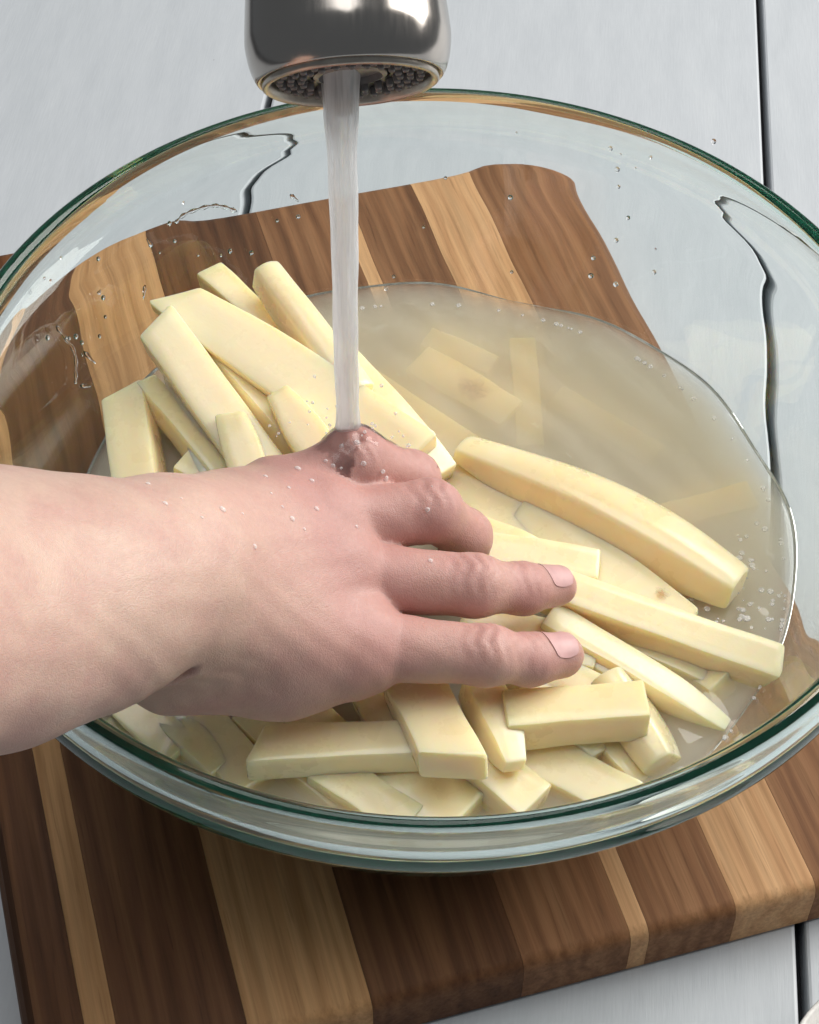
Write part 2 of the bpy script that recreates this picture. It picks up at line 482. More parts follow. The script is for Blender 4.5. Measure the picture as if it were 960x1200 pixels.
def fry_mesh(L, w, h, seed, e0=1.0, e1=1.0, s0=0.0, s1=0.0, bend=0.0, bulge=0.0, ns=15, hump=0.0):
    """a cut stick along +x: w across (y), h high (z); e0/e1 end scale, s0/s1 slant of the end cuts,
    bulge rounds the outer (skin) side, hump raises the middle of the top"""
    r = np.random.default_rng(seed)
    cr = min(w, h) * 0.10
    sec = []
    for cx, cyy, a0 in ((1, 1, 0), (-1, 1, 90), (-1, -1, 180), (1, -1, 270)):
        for k in range(3):
            a = math.radians(a0 + 45 * k)
            sec.append((cx * (w / 2 - cr) + cr * math.cos(a), cyy * (h / 2 - cr) + cr * math.sin(a)))
        nx = {(1, 1): (0, 1), (-1, 1): (-1, 0), (-1, -1): (0, -1), (1, -1): (1, 0)}[(cx, cyy)]
        for q in (0.28, 0.5, 0.72):      # points along the flat sides
            if nx[0] == 0: sec.append((nx[1] * (w / 2 - cr) * (1 - 2 * q), nx[1] * h / 2))
            else: sec.append((nx[0] * w / 2, (h / 2 - cr) * (1 - 2 * q) if nx[0] < 0 else (h / 2 - cr) * (2 * q - 1)))
    sec = np.array(sec)
    ts = np.concatenate([[0, 0.004, 0.012], np.linspace(0.04, 0.96, ns), [0.988, 0.996, 1]])
    endin = np.concatenate([[0.88, 0.95, 0.99], np.ones(ns), [0.99, 0.95, 0.88]])
    v = []; ph = r.uniform(0, 6.28, 8)
    for t, ei in zip(ts, endin):
        sc = (e0 + (1 - e0) * math.sin(min(t / 0.55, 1) * math.pi / 2)) if t < 0.55 else (e1 + (1 - e1) * math.sin(min((1 - t) / 0.45, 1) * math.pi / 2))
        yy = sec[:, 0] * ei * (0.65 * sc + 0.35)
        zz = sec[:, 1] * ei * sc
        zz = zz + (1 - sc) * h * 0.10
        if bulge:
            top = sec[:, 1] > 0
            zz = np.where(top, zz + bulge * (1 - (2 * sec[:, 0] / w) ** 2) * sc, zz)
        xs = L * t - L / 2 + (s0 * sec[:, 0] * (1 - t) ** 3 + s1 * sec[:, 0] * t ** 3)
        zz = zz + hump * (1 - (2 * t - 1) ** 2)
        yy = yy + bend * (1 - (2 * t - 1) ** 2)
        wav = 0.00016 * np.sin(t * 6 + ph[0] + sec[:, 0] * 200) + 0.00005 * np.sin(t * 17 + ph[1])
        yy = yy * (1 + 0.02 * math.sin(t * 7 + ph[2])) + wav
        zz = zz * (1 + 0.025 * math.sin(t * 6 + ph[3])) + wav * 0.8
        v.append(np.stack([xs + 0 * yy, yy, zz], 1))
    n = len(sec); f = []
    for i in range(len(ts) - 1):
        for k in range(n):
            k2 = (k + 1) % n
            f.append((i * n + k, i * n + k2, (i + 1) * n + k2, (i + 1) * n + k))
    f.append(tuple(reversed(range(n)))); f.append(tuple(range((len(ts) - 1) * n, len(ts) * n)))
    return np.concatenate(v), f


FR = 'raw potato fries soaking in the bowl'
_seed = [100]


def fry(label, p0, p1, w, h, roll=0, group=FR, **kw):
    a, b_ = at(*p0), at(*p1)
    _seed[0] += 1
    d = b_ - a; L = np.linalg.norm(d); d /= L
    w, h = w * 0.87, h * 0.87
    mid = (a + b_) / 2
    up = np.array([0, 0, 1.0]) * 0.75 + VIEW(mid) * 0.25
    up -= d * (up @ d); up /= np.linalg.norm(up)
    side = np.cross(up, d)
    c, s = math.cos(math.radians(roll)), math.sin(math.radians(roll))
    up, side = c * up + s * side, c * side - s * up
    v, f = fry_mesh(L, w / 1000, h / 1000, _seed[0], **kw)
    o = mesh_obj('potato_fry', v, f, M['potato'], smooth=True, sharp=32)
    o.matrix_world = Matrix(((d[0], side[0], up[0], mid[0]), (d[1], side[1], up[1], mid[1]), (d[2], side[2], up[2], mid[2]), (0, 0, 0, 1)))
    tag(o, label, 'potato fry', group)
    return o


# upper left heap
fry('widest potato fry slab reaching from the upper left to the stream', (205, 350, .103), (488, 540, .088), 24, 11, -8, e0=.55, s0=.5, s1=.1)
fry('pale potato fry whose blunt end points up left below the widest slab', (186, 384, .099), (325, 575, .084), 18, 14, -10, s0=-.25)
fry('rounded potato fry end standing highest beside the stream', (310, 322, .101), (420, 470, .092), 13, 14, 10, e0=.8, bulge=.002)
fry('small potato fry corner peeking out behind the widest slab', (246, 322, .090), (330, 400, .084), 11, 11, 0, s0=.2)
fry('potato fry with straight edge running down right from the stream', (385, 415, .093), (520, 560, .080), 15, 13, 12, e1=.7)
fry('slim dull potato fry leaning right above the wrist', (170, 452, .083), (262, 560, .079), 10, 12, 10, e0=.7)
fry('leftmost potato fry block standing against the bowl wall', (150, 468, .079), (168, 590, .076), 18, 15, -18, s0=-.2)
fry('potato fry wedge with peaked top just above the wrist', (272, 488, .095), (310, 600, .082), 15, 16, -12, e0=.55, s0=.15)
fry('potato fry wedge with peaked top left of the knuckle under the stream', (326, 462, .099), (405, 580, .086), 15, 16, -10, e0=.45)
fry('short potato fry lying low between the wrist and the slim fry', (215, 545, .078), (300, 590, .076), 13, 12, 5)
# right of the hand
big = fry('big curved potato fry crossing the water on the right', (540, 528, .080), (864, 692, .076), 23, 19, 24, e0=.30, e1=.55, bulge=.003, bend=.002)
fry('long square cut potato fry pointing to the right rim', (640, 690, .082), (913, 785, .073), 14, 13, 4, s1=-.12)
fry('thin potato fry tapering to a sharp point near the front right', (640, 728, .080), (852, 852, .071), 12, 11, 14, e1=.10)
fry('pale potato fry lying just above the ring fingertip', (570, 648, .082), (700, 668, .078), 13, 11, 0)
spotted = fry('yellow potato fry with a brown spot under the big curved fry', (600, 612, .0735), (805, 738, .0715), 22, 12, -6, e0=.8, e1=.6)
fry('deep yellow potato fry filling the gap under the curled fingers', (535, 545, .0735), (680, 690, .0715), 25, 12, 0, e0=.6)
fry('small white potato fry end in the water at the far front right', (790, 775, .062), (848, 808, .068), 12, 11, 0)
fry('faint potato fry lying under water toward the right edge', (770, 615, .062), (880, 584, .063), 12, 9, 0)
# under and in front of the hand
fry('horizontal potato fry with slanted left end below the palm', (300, 882, .082), (505, 872, .082), 14, 13, 6, s0=.45)
fry('broad potato fry block pointing toward the viewer under the little finger', (482, 800, .087), (532, 898, .0915), 20, 13, 2, s1=.5)
fry('narrow potato fry with pointed near end beside the broad block', (560, 800, .083), (603, 900, .084), 13, 14, 14, e1=.4)
fry('horizontal potato fry with square right end in front of the little finger', (590, 845, .084), (756, 832, .084), 15, 16, 8)
fry('half moon potato fry end leaning beside the square ended one', (715, 800, .074), (778, 898, .072), 15, 14, -32, e1=.7, bulge=.003)
fry('flat pale potato fry lowest at the right front of the pile', (600, 872, .071), (728, 940, .069), 17, 10, 0, s1=.5)
fry('stubby potato fry below the pointed one at the front', (540, 880, .075), (625, 950, .072), 17, 14, 10)
fry('potato fry slanting to the front rim below the horizontal left one', (375, 900, .073), (480, 972, .070), 15, 12, 4)
fry('broad yellow potato fry at the very front of the pile', (440, 880, .071), (545, 962, .0705), 25, 11, 0)
fry('potato fry under water at the left front rim', (225, 835, .0715), (300, 925, .0705), 16, 11, 0)
fry('dim potato fry under the heel of the hand', (330, 815, .073), (420, 900, .070), 15, 12, 0)
fry('leftmost front potato fry under water near the bright green rim', (150, 830, .072), (215, 885, .071), 14, 10, 0)
fry('dim potato fry between the little finger and the square ended one', (600, 780, .075), (720, 830, .073), 16, 12, 0)
fry('potato fry under the fingertips beside the long square cut one', (540, 730, .078), (700, 770, .076), 15, 12, 0)
fry('yellow potato fry wedged along the underside of the big curved one', (570, 560, .0725), (745, 668, .0715), 18, 12, 4, e0=.5, e1=.5)
fry('slim potato fry squeezed between the widest slab and the pale blunt one', (235, 395, .094), (370, 545, .084), 13, 12, 18, e0=.6)
fry('short potato fry tucked against the left wall above the leftmost block', (205, 440, .084), (252, 560, .078), 12, 12, -8, e0=.5, s0=.2)
fry('pointed potato fry under the curled middle finger', (520, 615, .077), (640, 655, .076), 13, 11, 5, e1=.4)
fry('thin potato fry crossing below the long square cut one', (700, 738, .069), (838, 798, .068), 11, 10, 8, e1=.5)
fry('narrow potato fry beside the broad block under the palm', (430, 812, .079), (478, 892, .078), 12, 12, -6)
fry('thin potato fry between the pointed one and the square ended one', (622, 800, .074), (700, 888, .072), 12, 12, 12, e1=.35)
fry('slim potato fry under the slanted left end of the horizontal one', (285, 838, .072), (400, 945, .068), 12, 11, 6, e1=.6)
fry('potato fry under water left of the horizontal one', (195, 845, .0725), (262, 905, .0715), 12, 10, 10, e0=.6)
fry('potato fry sliver at the right front beside the flat pale one', (690, 855, .070), (752, 918, .068), 10, 10, 14, e1=.4)
fry('potato fry crossing low under the little fingertip', (650, 745, .076), (760, 805, .073), 12, 11, 0, e1=.7)
fry('faint potato fry deep in the milky water behind the big curved one', (650, 470, .060), (770, 540, .060), 12, 9, 0)
# blurred under water behind the stream
fry('blurred potato fry under water nearest the far waterline', (500, 400, .0625), (578, 434, .062), 11, 8, 0)
fry('upright blurred potato fry under water behind the curled fingers', (612, 404, .0625), (622, 530, .0615), 11, 9, 0)
fry('blurred potato fry under water right beside the stream', (425, 455, .0635), (560, 545, .0635), 17, 10, 0)
brn = fry('blurred potato fry with a brown patch under water', (490, 427, .0632), (600, 492, .0632), 16, 10, 0)
def blemish(parent, lx, ly, rad, seed):
    r = np.random.default_rng(seed); me = parent.data
    top = max(vv.co.z for vv in me.vertices if abs(vv.co.x - lx) < 0.01)
    v = [(lx, ly, top + 0.0002)]; n = 22; fade = [1.0]
    for q, fd in ((0.4, 0.9), (0.75, 0.45), (1.15, 0.0)):
        for k in range(n):
            a = 2 * math.pi * k / n; m = q * rad * r.uniform(0.75, 1.2)
            v.append((lx + m * 1.4 * math.cos(a), ly + m * math.sin(a), top + 0.00015)); fade.append(fd * r.uniform(0.6, 1))
    f = [(0, 1 + k, 1 + (k + 1) % n) for k in range(n)]
    for L in (0, 1):
        for k in range(n):
            a, c = 1 + L * n + k, 1 + L * n + (k + 1) % n; f.append((a, a + n, c + n, c))
    o = mesh_obj('brown_spot', v, f, M['spot'], parent)
    at_ = o.data.attributes.new('fade', 'FLOAT', 'POINT'); at_.data.foreach_set('value', np.array(fade, np.float32))


blemish(spotted, 0.022, 0.004, 0.0018, 5)
blemish(brn, 0.004, 0.0, 0.0045, 6)

# ------------------------------------------------------------------ faucet head
HZ = 0.2635
HC = at(411, 93, HZ)
hax = np.array([-0.085, 0.765, 0.64]); hax /= np.linalg.norm(hax)         # from the outlet up the body
hx = np.cross([0, 1, -1.0], hax); hx = np.array([1.0, 0, 0]) - hax * hax[0]; hx /= np.linalg.norm(hx); hy = np.cross(hax, hx)
faucet = empty('faucet_head')
faucet.matrix_world = Matrix(((hx[0], hy[0], hax[0], HC[0]), (hx[1], hy[1], hax[1], HC[1]), (hx[2], hy[2], hax[2], HC[2]), (0, 0, 0, 1)))
tag(faucet, 'brushed nickel pull down faucet head above the bowl', 'faucet')
bp = [(0.0212, 0.0006), (0.0222, -0.0002), (0.0232, 0.0010), (0.0243, 0.0040), (0.0250, 0.0085), (0.0249, 0.0120), (0.0243, 0.019), (0.0232, 0.032), (0.0220, 0.050),
      (0.0211, 0.072), (0.0203, 0.100), (0.0195, 0.135), (0.0165, 0.150), (0.0140, 0.156), (0.0135, 0.40), (0.0, 0.40)]
pr = [(max(p[0], 0), p[1]) for p in catmull(bp, 4)]; pr[-1] = (0, 0.40)
v, f = lathe(pr, 96); mesh_obj('faucet_body', v, f, M['steel'], faucet, sharp=50)
v, f = lathe([(0.0211, 0.0008), (0.0215, -0.0012), (0.0206, -0.0018), (0.0196, -0.0010), (0.0193, 0.0024)], 96)
mesh_obj('bezel_ring', v, f, M['bezel'], faucet)
v, f = lathe([(0.0196, 0.0018), (0.0110, 0.0012), (0.0098, 0.0012), (0.0092, 0.0030), (0.0, 0.0030)], 72)
plate = mesh_obj('spray_plate', v, f, M['black'], faucet, sharp=40)
nv, nf = lathe([(0.0010, 0.0016), (0.0009, -0.0001), (0.0006, -0.0006), (0.0003, -0.0003), (0.0, -0.0002)], 12)
nub = None
for rad, cnt, off in ((0.0172, 30, 0.0), (0.0146, 25, 0.1), (0.0120, 20, 0.05)):
    for k in range(cnt):
        a = 2 * math.pi * k / cnt + off
        if nub is None: o = nub = mesh_obj('spray_nozzle', nv, nf, M['rubber'], plate)
        else:
            o = nub.copy(); col.objects.link(o); o.parent = plate
        o.location = (rad * math.cos(a), rad * math.sin(a), 0)
v, f = lathe([(0.0090, 0.0028), (0.0090, 0.0008), (0.0078, 0.0004), (0.0072, 0.0020), (0.0, 0.0022)], 48)
mesh_obj('aerator', v, f, M['rubber'], plate, sharp=40)
# black spray button let into the front of the body
bt_v = []; bt_f = []
na, nz_ = 14, 8
phi0, phi1 = math.radians(-130), math.radians(-93)
for lay in (0, 1):
    for j in range(nz_ + 1):
        for i in range(na + 1):
            s, t = i / na, j / nz_
            ph = phi0 + (phi1 - phi0) * s; z = 0.0150 + 0.032 * t
            edge = min(min(s, 1 - s) * 5, min(t, 1 - t) * 4, 1.0)
            r = np.interp(z, [0.019, 0.032, 0.05, 0.072], [0.0243, 0.0232, 0.0220, 0.0211])
            r = r - 0.003 if lay == 0 else r - 0.0004 + 0.0011 * math.sqrt(max(edge, 0))
            bt_v.append((r * math.cos(ph), r * math.sin(ph), z))
q = (na + 1) * (nz_ + 1)
for j in range(nz_):
    for i in range(na):
        a = j * (na + 1) + i
        bt_f.append((q + a, q + a + 1, q + a + na + 2, q + a + na + 1))
for i in range(na):
    bt_f.append((i, i + 1, q + i + 1, q + i)); a = nz_ * (na + 1) + i; bt_f.append((a + 1, a, q + a, q + a + 1))
mesh_obj('spray_button', bt_v, bt_f, M['black'], faucet)

# ------------------------------------------------------------------ falling stream
S0 = np.array([-0.0243, -0.0082]); ztop, zbot = 0.2730, 0.1325
sv = []; sf = []; seg = 40; nst = 70
for j in range(nst + 1):
    t = j / nst; z = ztop + (zbot - ztop) * t
    r = np.interp(t, [0, .06, .25, .5, .9, .97, 1], [.0054, .0050, .0038, .0036, .0033, .0037, .0046])
    for k in range(seg):
        a = 2 * math.pi * k / seg
        rr_ = r * (1 + 0.05 * math.sin(3 * a + t * 5) + 0.035 * math.sin(5 * a - t * 13 + 1) + 0.02 * math.sin(t * 40 + 2 * a))
        sv.append((S0[0] + rr_ * math.cos(a), S0[1] + rr_ * math.sin(a), z))
for j in range(nst):
    for k in range(seg):
        k2 = (k + 1) % seg
        sf.append((j * seg + k, (j + 1) * seg + k, (j + 1) * seg + k2, j * seg + k2))
sf.append(tuple(range(seg))); sf.append(tuple(reversed(range(nst * seg, (nst + 1) * seg))))
stream = mesh_obj('water_stream', sv, sf, M['stream'])
tag(stream, 'white stream of tap water falling onto the knuckle', 'water stream')

# ------------------------------------------------------------------ hand and forearm (one signed-distance surface)
J = lambda px, py, z: at(px, py, z)
PR = []      # palm and arm capsules: a, b, ra, rb, k


def seg_d(P, a, b, ra, rb):
    ba = (b - a).astype(np.float32); pa = P - a.astype(np.float32)
    h = np.clip(pa @ ba / float(ba @ ba), 0, 1)
    d = np.sqrt(((pa - h[:, None] * ba) ** 2).sum(1))
    return d - (ra + (rb - ra) * h), h


def smin(a, b, k):
    h = np.clip(0.5 + 0.5 * (b - a) / k, 0, 1)
    return b + (a - b) * h - k * h * (1 - h)


mm = 0.001
ARM = [  # forearm: two bones side by side
    (J(-330, 690, .236), J(0, 676, .174), 31, 24.5, 14), (J(-330, 800, .236), J(0, 746, .174), 33, 24.5, 14),
    (J(0, 676, .174), J(105, 677, .161), 24.5, 23, 14), (J(0, 746, .174), J(100, 716, .161), 24.5, 23.2, 14),
    (J(105, 677, .161), J(200, 672, .150), 23, 21.5, 12), (J(100, 716, .161), J(180, 692, .150), 23.2, 21.5, 12),
]
PALM = [
    (J(195, 640, .149), J(335, 588, .124), 17, 12.0, 14), (J(195, 665, .147), J(385, 617, .122), 17, 12.5, 12),
    (J(200, 690, .144), J(402, 676, .117), 17, 12.0, 12), (J(205, 720, .138), J(425, 757, .110), 17, 11.2, 12),
    (J(205, 765, .119), J(330, 776, .107), 17.5, 14.5, 12), (J(330, 776, .107), J(425, 762, .106), 14.5, 11, 10),
    (J(230, 705, .126), J(385, 690, .104), 17, 13, 12), (J(240, 640, .126), J(335, 625, .104), 17, 13, 12),
]
FING = {
    'little': ([J(425, 757, .109), J(572, 768, .106), J(622, 773, .099), J(658, 768, .095)], [10.9, 8.4, 7.3, 6.7]),
    'ring': ([J(402, 676, .116), J(555, 686, .111), J(612, 690, .102), J(652, 687, .096)], [11.4, 8.9, 7.4, 6.2]),
    'middle': ([J(385, 617, .121), J(505, 598, .119), J(545, 628, .100), J(540, 668, .082)], [12.3, 8.9, 7.9, 7.4]),
    'index': ([J(335, 588, .123), J(414, 541, .128), J(482, 563, .110), J(492, 610, .090)], [11.8, 9.8, 8.6, 7.8]),
    'thumb': ([J(245, 640, .118), J(335, 640, .094), J(400, 650, .083), J(440, 660, .078)], [16, 11, 9.5, 8.5]),
}


def sdf(P):
    P = P.astype(np.float32)
    D = np.full(len(P), 1.0, np.float32)
    for a, b, ra, rb, k in ARM + PALM:
        d, _ = seg_d(P, a, b, ra * mm, rb * mm); D = smin(D, d, k * mm)
    for nm, (js, rs) in FING.items():
        d = None
        for i in range(3):
            di, h = seg_d(P, js[i], js[i + 1], rs[i] * mm, rs[i + 1] * mm)
            # slimmer shafts between the joints
            di = di + 0.0003 * np.sin(np.pi * h) * (1 if i < 2 else 0)
            d = di if d is None else smin(d, di, 3.5 * mm)
        ax = js[1] - js[0]; t = ((P - js[0].astype(np.float32)) @ ax.astype(np.float32)) / float(ax @ ax)
        s = np.clip((t + 0.02) / 0.34, 0, 1); s = s * s * (3 - 2 * s)
        k = (9.0 * (1 - s) + 1.2 * s) * mm
        D = smin(D, d, k)
    # knuckle swellings on the back of the hand
    for nm, off, r in (('index', .004, 9.5), ('middle', .0045, 9.5), ('ring', .004, 8.5), ('little', .003, 8)):
        c = FING[nm][0][0] + np.array([0, 0, off]); d = np.sqrt(((P - c.astype(np.float32)) ** 2).sum(1)) - r * mm
        D = smin(D, d, 6 * mm)
    # fold where the wrist is bent back
    fa, fb = J(80, 846, .140), J(216, 783, .143)
    d, _ = seg_d(P, fa, fb, 5.5 * mm, 1.8 * mm)
    D = -smin(-D, d, 3.5 * mm)
    return D


def surface_nets(lo, hi, h):
    n = np.ceil((hi - lo) / h).astype(int) + 1
    # coarse pass
    cs = 5; nc = (n + cs - 1) // cs + 1
    gx = [lo[i] + h * cs * np.arange(nc[i]) for i in range(3)]
    G = np.stack(np.meshgrid(*gx, indexing='ij'), -1).reshape(-1, 3)
    Dc = sdf(G).reshape(nc)
    near = np.abs(Dc) < h * cs * 1.9
    n = (nc - 1) * cs + 1
    idx = [np.minimum(np.round(np.arange(n[i]) / cs).astype(int), nc[i] - 1) for i in range(3)]
    full = Dc[np.ix_(*idx)].astype(np.float32); msk = near[np.ix_(*idx)]
    ii = np.argwhere(msk)
    full[msk] = np.concatenate([sdf(lo + h * ch) for ch in np.array_split(ii, max(1, len(ii) // 400000))])
    S = full < 0
    cnt = sum(S[a:n[0] - 1 + a, b:n[1] - 1 + b, c:n[2] - 1 + c].astype(np.int8) for a in (0, 1) for b in (0, 1) for c in (0, 1))
    act = (cnt > 0) & (cnt < 8)
    cells = np.argwhere(act); vid = -np.ones(act.shape, int); vid[act] = np.arange(len(cells))
    acc = np.zeros((len(cells), 3)); num = np.zeros(len(cells))
    cor = [(a, b, c) for a in (0, 1) for b in (0, 1) for c in (0, 1)]
    for i, p in enumerate(cor):
        for q in cor[i + 1:]:
            if sum(abs(p[k] - q[k]) for k in range(3)) != 1: continue
            A = full[tuple((cells + p).T)]; B = full[tuple((cells + q).T)]
            m = (A < 0) != (B < 0); t = np.where(m, A / np.where(m, A - B, 1), 0)
            pt = np.array(p) + t[:, None] * (np.array(q) - np.array(p))
            acc[m] += pt[m]; num[m] += 1
    verts = lo + h * (cells + acc / num[:, None])
    F = []
    for ax in range(3):
        o1, o2 = [(1, 2), (2, 0), (0, 1)][ax]
        sl0 = [slice(1, n[k] - 1) for k in range(3)]; sl1 = list(sl0)
        sl0[ax] = slice(0, n[ax] - 1); sl1[ax] = slice(1, n[ax])
        A = S[tuple(sl0)]; B = S[tuple(sl1)]
        for inv, m in ((False, A & ~B), (True, ~A & B)):
            e = np.argwhere(m)
            base = e + np.array([0 if k == ax else 1 for k in range(3)])
            q = []
            for d1, d2 in ((0, 0), (1, 0), (1, 1), (0, 1)):
                c = base.copy(); c[:, o1] -= d1; c[:, o2] -= d2
                q.append(vid[tuple(c.T)])
            q = np.stack(q, 1)
            if inv: q = q[:, ::-1]
            F.append(q[(q >= 0).all(1)])
    return verts, np.concatenate(F)


def grad(P, e=0.0006):
    g = np.stack([sdf(P + np.eye(3)[k] * e) - sdf(P - np.eye(3)[k] * e) for k in range(3)], 1)
    return g / (np.linalg.norm(g, axis=1, keepdims=True) + 1e-12)


lo = np.array([-0.262, -0.175, 0.060]); hi = np.array([0.075, 0.055, 0.300])
HV, HF = surface_nets(lo, hi, 0.0011)
for _ in range(2):
    g = grad(HV); HV = HV - g * np.clip(sdf(HV), -0.001, 0.001)[:, None]
g = grad(HV)
# fine shape: wrinkles over the finger joints, at the wrist fold and tendons on the back of the hand
disp = np.zeros(len(HV)); red = np.zeros(len(HV))
gb = lambda c, s: np.exp(-((HV - c) ** 2).sum(1) / (2 * s * s))
for nm in ('little', 'ring', 'middle', 'index'):
    js, rs = FING[nm]
    for i, am in ((1, 0.00040), (2, 0.00026)):
        ax = js[i + 1] - js[i - 1]; ax /= np.linalg.norm(ax)
        t = (HV - js[i]) @ ax
        dors = np.clip(g[:, 2] * 0.8 + g @ VIEW(js[i]) * 0.5, 0, 1)
        env = gb(js[i] + np.array([0, 0, rs[i] * mm * 0.7]), 0.0052) * dors
        disp += am * env * np.sin(t / 0.0021 * 2 * math.pi * 0.5 + 1.5 * np.sin(HV[:, 1] * 700))
        red += 0.62 * gb(js[i] + np.array([0, 0, rs[i] * mm * 0.8]), 0.0065)
    red += 0.75 * gb(js[3], 0.011)
    red += 0.45 * gb(js[0], 0.016)
red += 0.7 * gb(J(410, 530, .13), 0.030)
red += 0.35 * gb(J(260, 810, .112), 0.028) + 0.25 * gb(J(420, 790, .105), 0.02)
hand_t = np.clip((HV[:, 0] + 0.075) / 0.06, 0, 1)
red += 0.22 * hand_t
wr = gb(J(230, 790, .128), 0.014); disp += 0.00011 * wr * np.sin((HV[:, 0] * 0.9 + HV[:, 2] * 0.35) / 0.0062 * 2 * math.pi + 1.6 * np.sin(HV[:, 2] * 330))
disp += 0.00012 * np.sin(HV[:, 0] * 420 + 3 * np.sin(HV[:, 1] * 160)) * np.sin(HV[:, 1] * 380 + HV[:, 2] * 300)
for pa, pb in ((J(250, 640, .14), FING['middle'][0][0]), (J(255, 665, .14), FING['ring'][0][0]), (J(250, 620, .14), FING['index'][0][0])):
    ba = pb - pa; tt = np.clip((HV - pa) @ ba / (ba @ ba), 0, 1); dl = np.linalg.norm((HV - pa - tt[:, None] * ba) * np.array([1, 1, 0.35]), axis=1)
    disp += 0.0007 * np.exp(-(dl / 0.0032) ** 2) * np.sin(np.pi * np.clip(tt * 0.9 + 0.1, 0, 1)) * (g[:, 2] > 0.2)
HV = HV + g * disp[:, None]
person = empty('person'); tag(person, 'bare right hand and forearm reaching from the left into the potatoes', 'person')
skin = mesh_obj('hand', HV, HF, M['skin'], person)
attr = skin.data.attributes.new('redness', 'FLOAT', 'POINT')
attr.data.foreach_set('value', np.clip(red, 0, 1).astype(np.float32))


def fingernail(nm, width_deg, length, tilt):
    js, rs = FING[nm]
    d = js[3] - js[2]; d /= np.linalg.norm(d)
    up = np.array([0, 0.35, 1.0]); up -= d * (up @ d); up /= np.linalg.norm(up)
    sd = np.cross(d, up)
    c, s = math.cos(math.radians(tilt)), math.sin(math.radians(tilt)); up, sd = c * up + s * sd, c * sd - s * up
    tip = js[3]; r = rs[3] * mm
    v = []; nu, nv_ = 12, 12
    for j in range(nv_ + 1):
        t = j / nv_
        for i in range(nu + 1):
            s_ = 2 * i / nu - 1
            wid = math.radians(width_deg) * (0.80 + 0.20 * math.sqrt(max(0, 1 - (2 * t - 1) ** 2)))
            a = s_ * wid
            along = (t - 0.78) * length - (0.0012 * s_ * s_ if t > .5 else -0.0012 * s_ * s_)
            start = tip + d * along
            dirn = math.cos(a) * up + math.sin(a) * sd
            v.append((start, dirn))
    # drop every point onto the skin, then lift it slightly
    P0 = np.array([a + b * (r + 0.006) for a, b in v]); Dn = np.array([b for _, b in v])
    for _ in range(40): P0 = P0 - Dn * (sdf(P0) * 0.8)[:, None]
    ts_ = np.repeat(np.arange(nv_ + 1) / nv_, nu + 1)
    top = P0 + Dn * (0.00022 + 0.0001 * ts_)[:, None]; bot = P0 - Dn * 0.0016
    n1 = len(top); F = []
    for j in range(nv_):
        for i in range(nu):
            a = j * (nu + 1) + i
            F.append((a, a + 1, a + nu + 2, a + nu + 1)); F.append((n1 + a, n1 + a + nu + 1, n1 + a + nu + 2, n1 + a + 1))
    ring = [i for i in range(nu + 1)] + [j * (nu + 1) + nu for j in range(1, nv_ + 1)] + [nv_ * (nu + 1) + i for i in range(nu - 1, -1, -1)] + [j * (nu + 1) for j in range(nv_ - 1, 0, -1)]
    for a, b in zip(ring, ring[1:] + ring[:1]): F.append((a, n1 + a, n1 + b, b))
    mesh_obj('fingernail', np.concatenate([top, bot]), F, M['nail'], skin, sharp=40)


for nm in ('little', 'ring', 'middle', 'index', 'thumb'):
    fingernail(nm, 52, 0.0105, 12)

# ------------------------------------------------------------------ drops, bubbles
def blob(verts, faces, c, nrm, r, flat, ns=10, nr=5, stretch=None):
    nrm = nrm / np.linalg.norm(nrm); a = np.cross(nrm, [0.3, 0.2, 0.9]); a /= np.linalg.norm(a); b = np.cross(nrm, a)
    base = len(verts)
    for j in range(nr):
        t = j / nr * math.pi / 2
        for k in range(ns):
            q = 2 * math.pi * k / ns
            o = (a * math.cos(q) + b * math.sin(q)) * r * math.cos(t)
            if stretch is not None: o = o + stretch * (o @ stretch) / (stretch @ stretch) * 1.6
            verts.append(c + o + nrm * (r * flat * math.sin(t) - r * 0.12 * (j == 0)))
    verts.append(c + nrm * r * flat)
    for j in range(nr - 1):
        for k in range(ns):
            k2 = (k + 1) % ns
            faces.append((base + j * ns + k, base + j * ns + k2, base + (j + 1) * ns + k2, base + (j + 1) * ns + k))
    for k in range(ns): faces.append((base + (nr - 1) * ns + k, base + (nr - 1) * ns + (k + 1) % ns, base + nr * ns))
    faces.append(tuple(base + k for k in reversed(range(ns))))


dv = []; df = []
hits = [(300, 640), (175, 565), (195, 590), (215, 583), (240, 606), (262, 596), (286, 601), (318, 575), (352, 548), (365, 560), (380, 537), (392, 545), (374, 596),
        (418, 616), (330, 590), (345, 606), (430, 545), (398, 520), (420, 515), (500, 600), (455, 560), (360, 620), (505, 655), (312, 555), (340, 570)]
depth0 = HV - CAM; zz_ = depth0 @ _F
ppx = 480 + FPX * (depth0 @ _R) / zz_; ppy = 600 - FPX * (depth0 @ _U) / zz_
for (px, py) in hits:
    q = (ppx - px) ** 2 + (ppy - py) ** 2
    cand = np.argsort(q)[:12]; i = cand[np.argmin(zz_[cand])]
    blob(dv, df, HV[i], g[i], rng.uniform(0.0004, 0.0011) * (1.7 if (px, py) == (300, 640) else 1), 0.6)
o = mesh_obj('skin_droplets', dv, df, M['foam']); tag(o, 'water droplets beaded on the back of the hand', 'droplets', kind='stuff')

dv = []; df = []


def on_wall(px, py):
    """point on the inner bowl wall seen at this pixel (far side)"""
    best = None
    for z in np.linspace(ZW + 0.001, ZB + 0.108, 160):
        p = at(px, py, z); e = abs(math.hypot(p[0] - BC[0], (p[1] - BC[1]) / OV) - inner_r(z))
        if p[1] > -0.02 and (best is None or e < best[0]): best = (e, p, z)
    e, p, z = best
    n = -np.array([p[0], p[1], 0]) / math.hypot(p[0], p[1]); n = n + np.array([0, 0, 0.35])
    return p, n / np.linalg.norm(n)


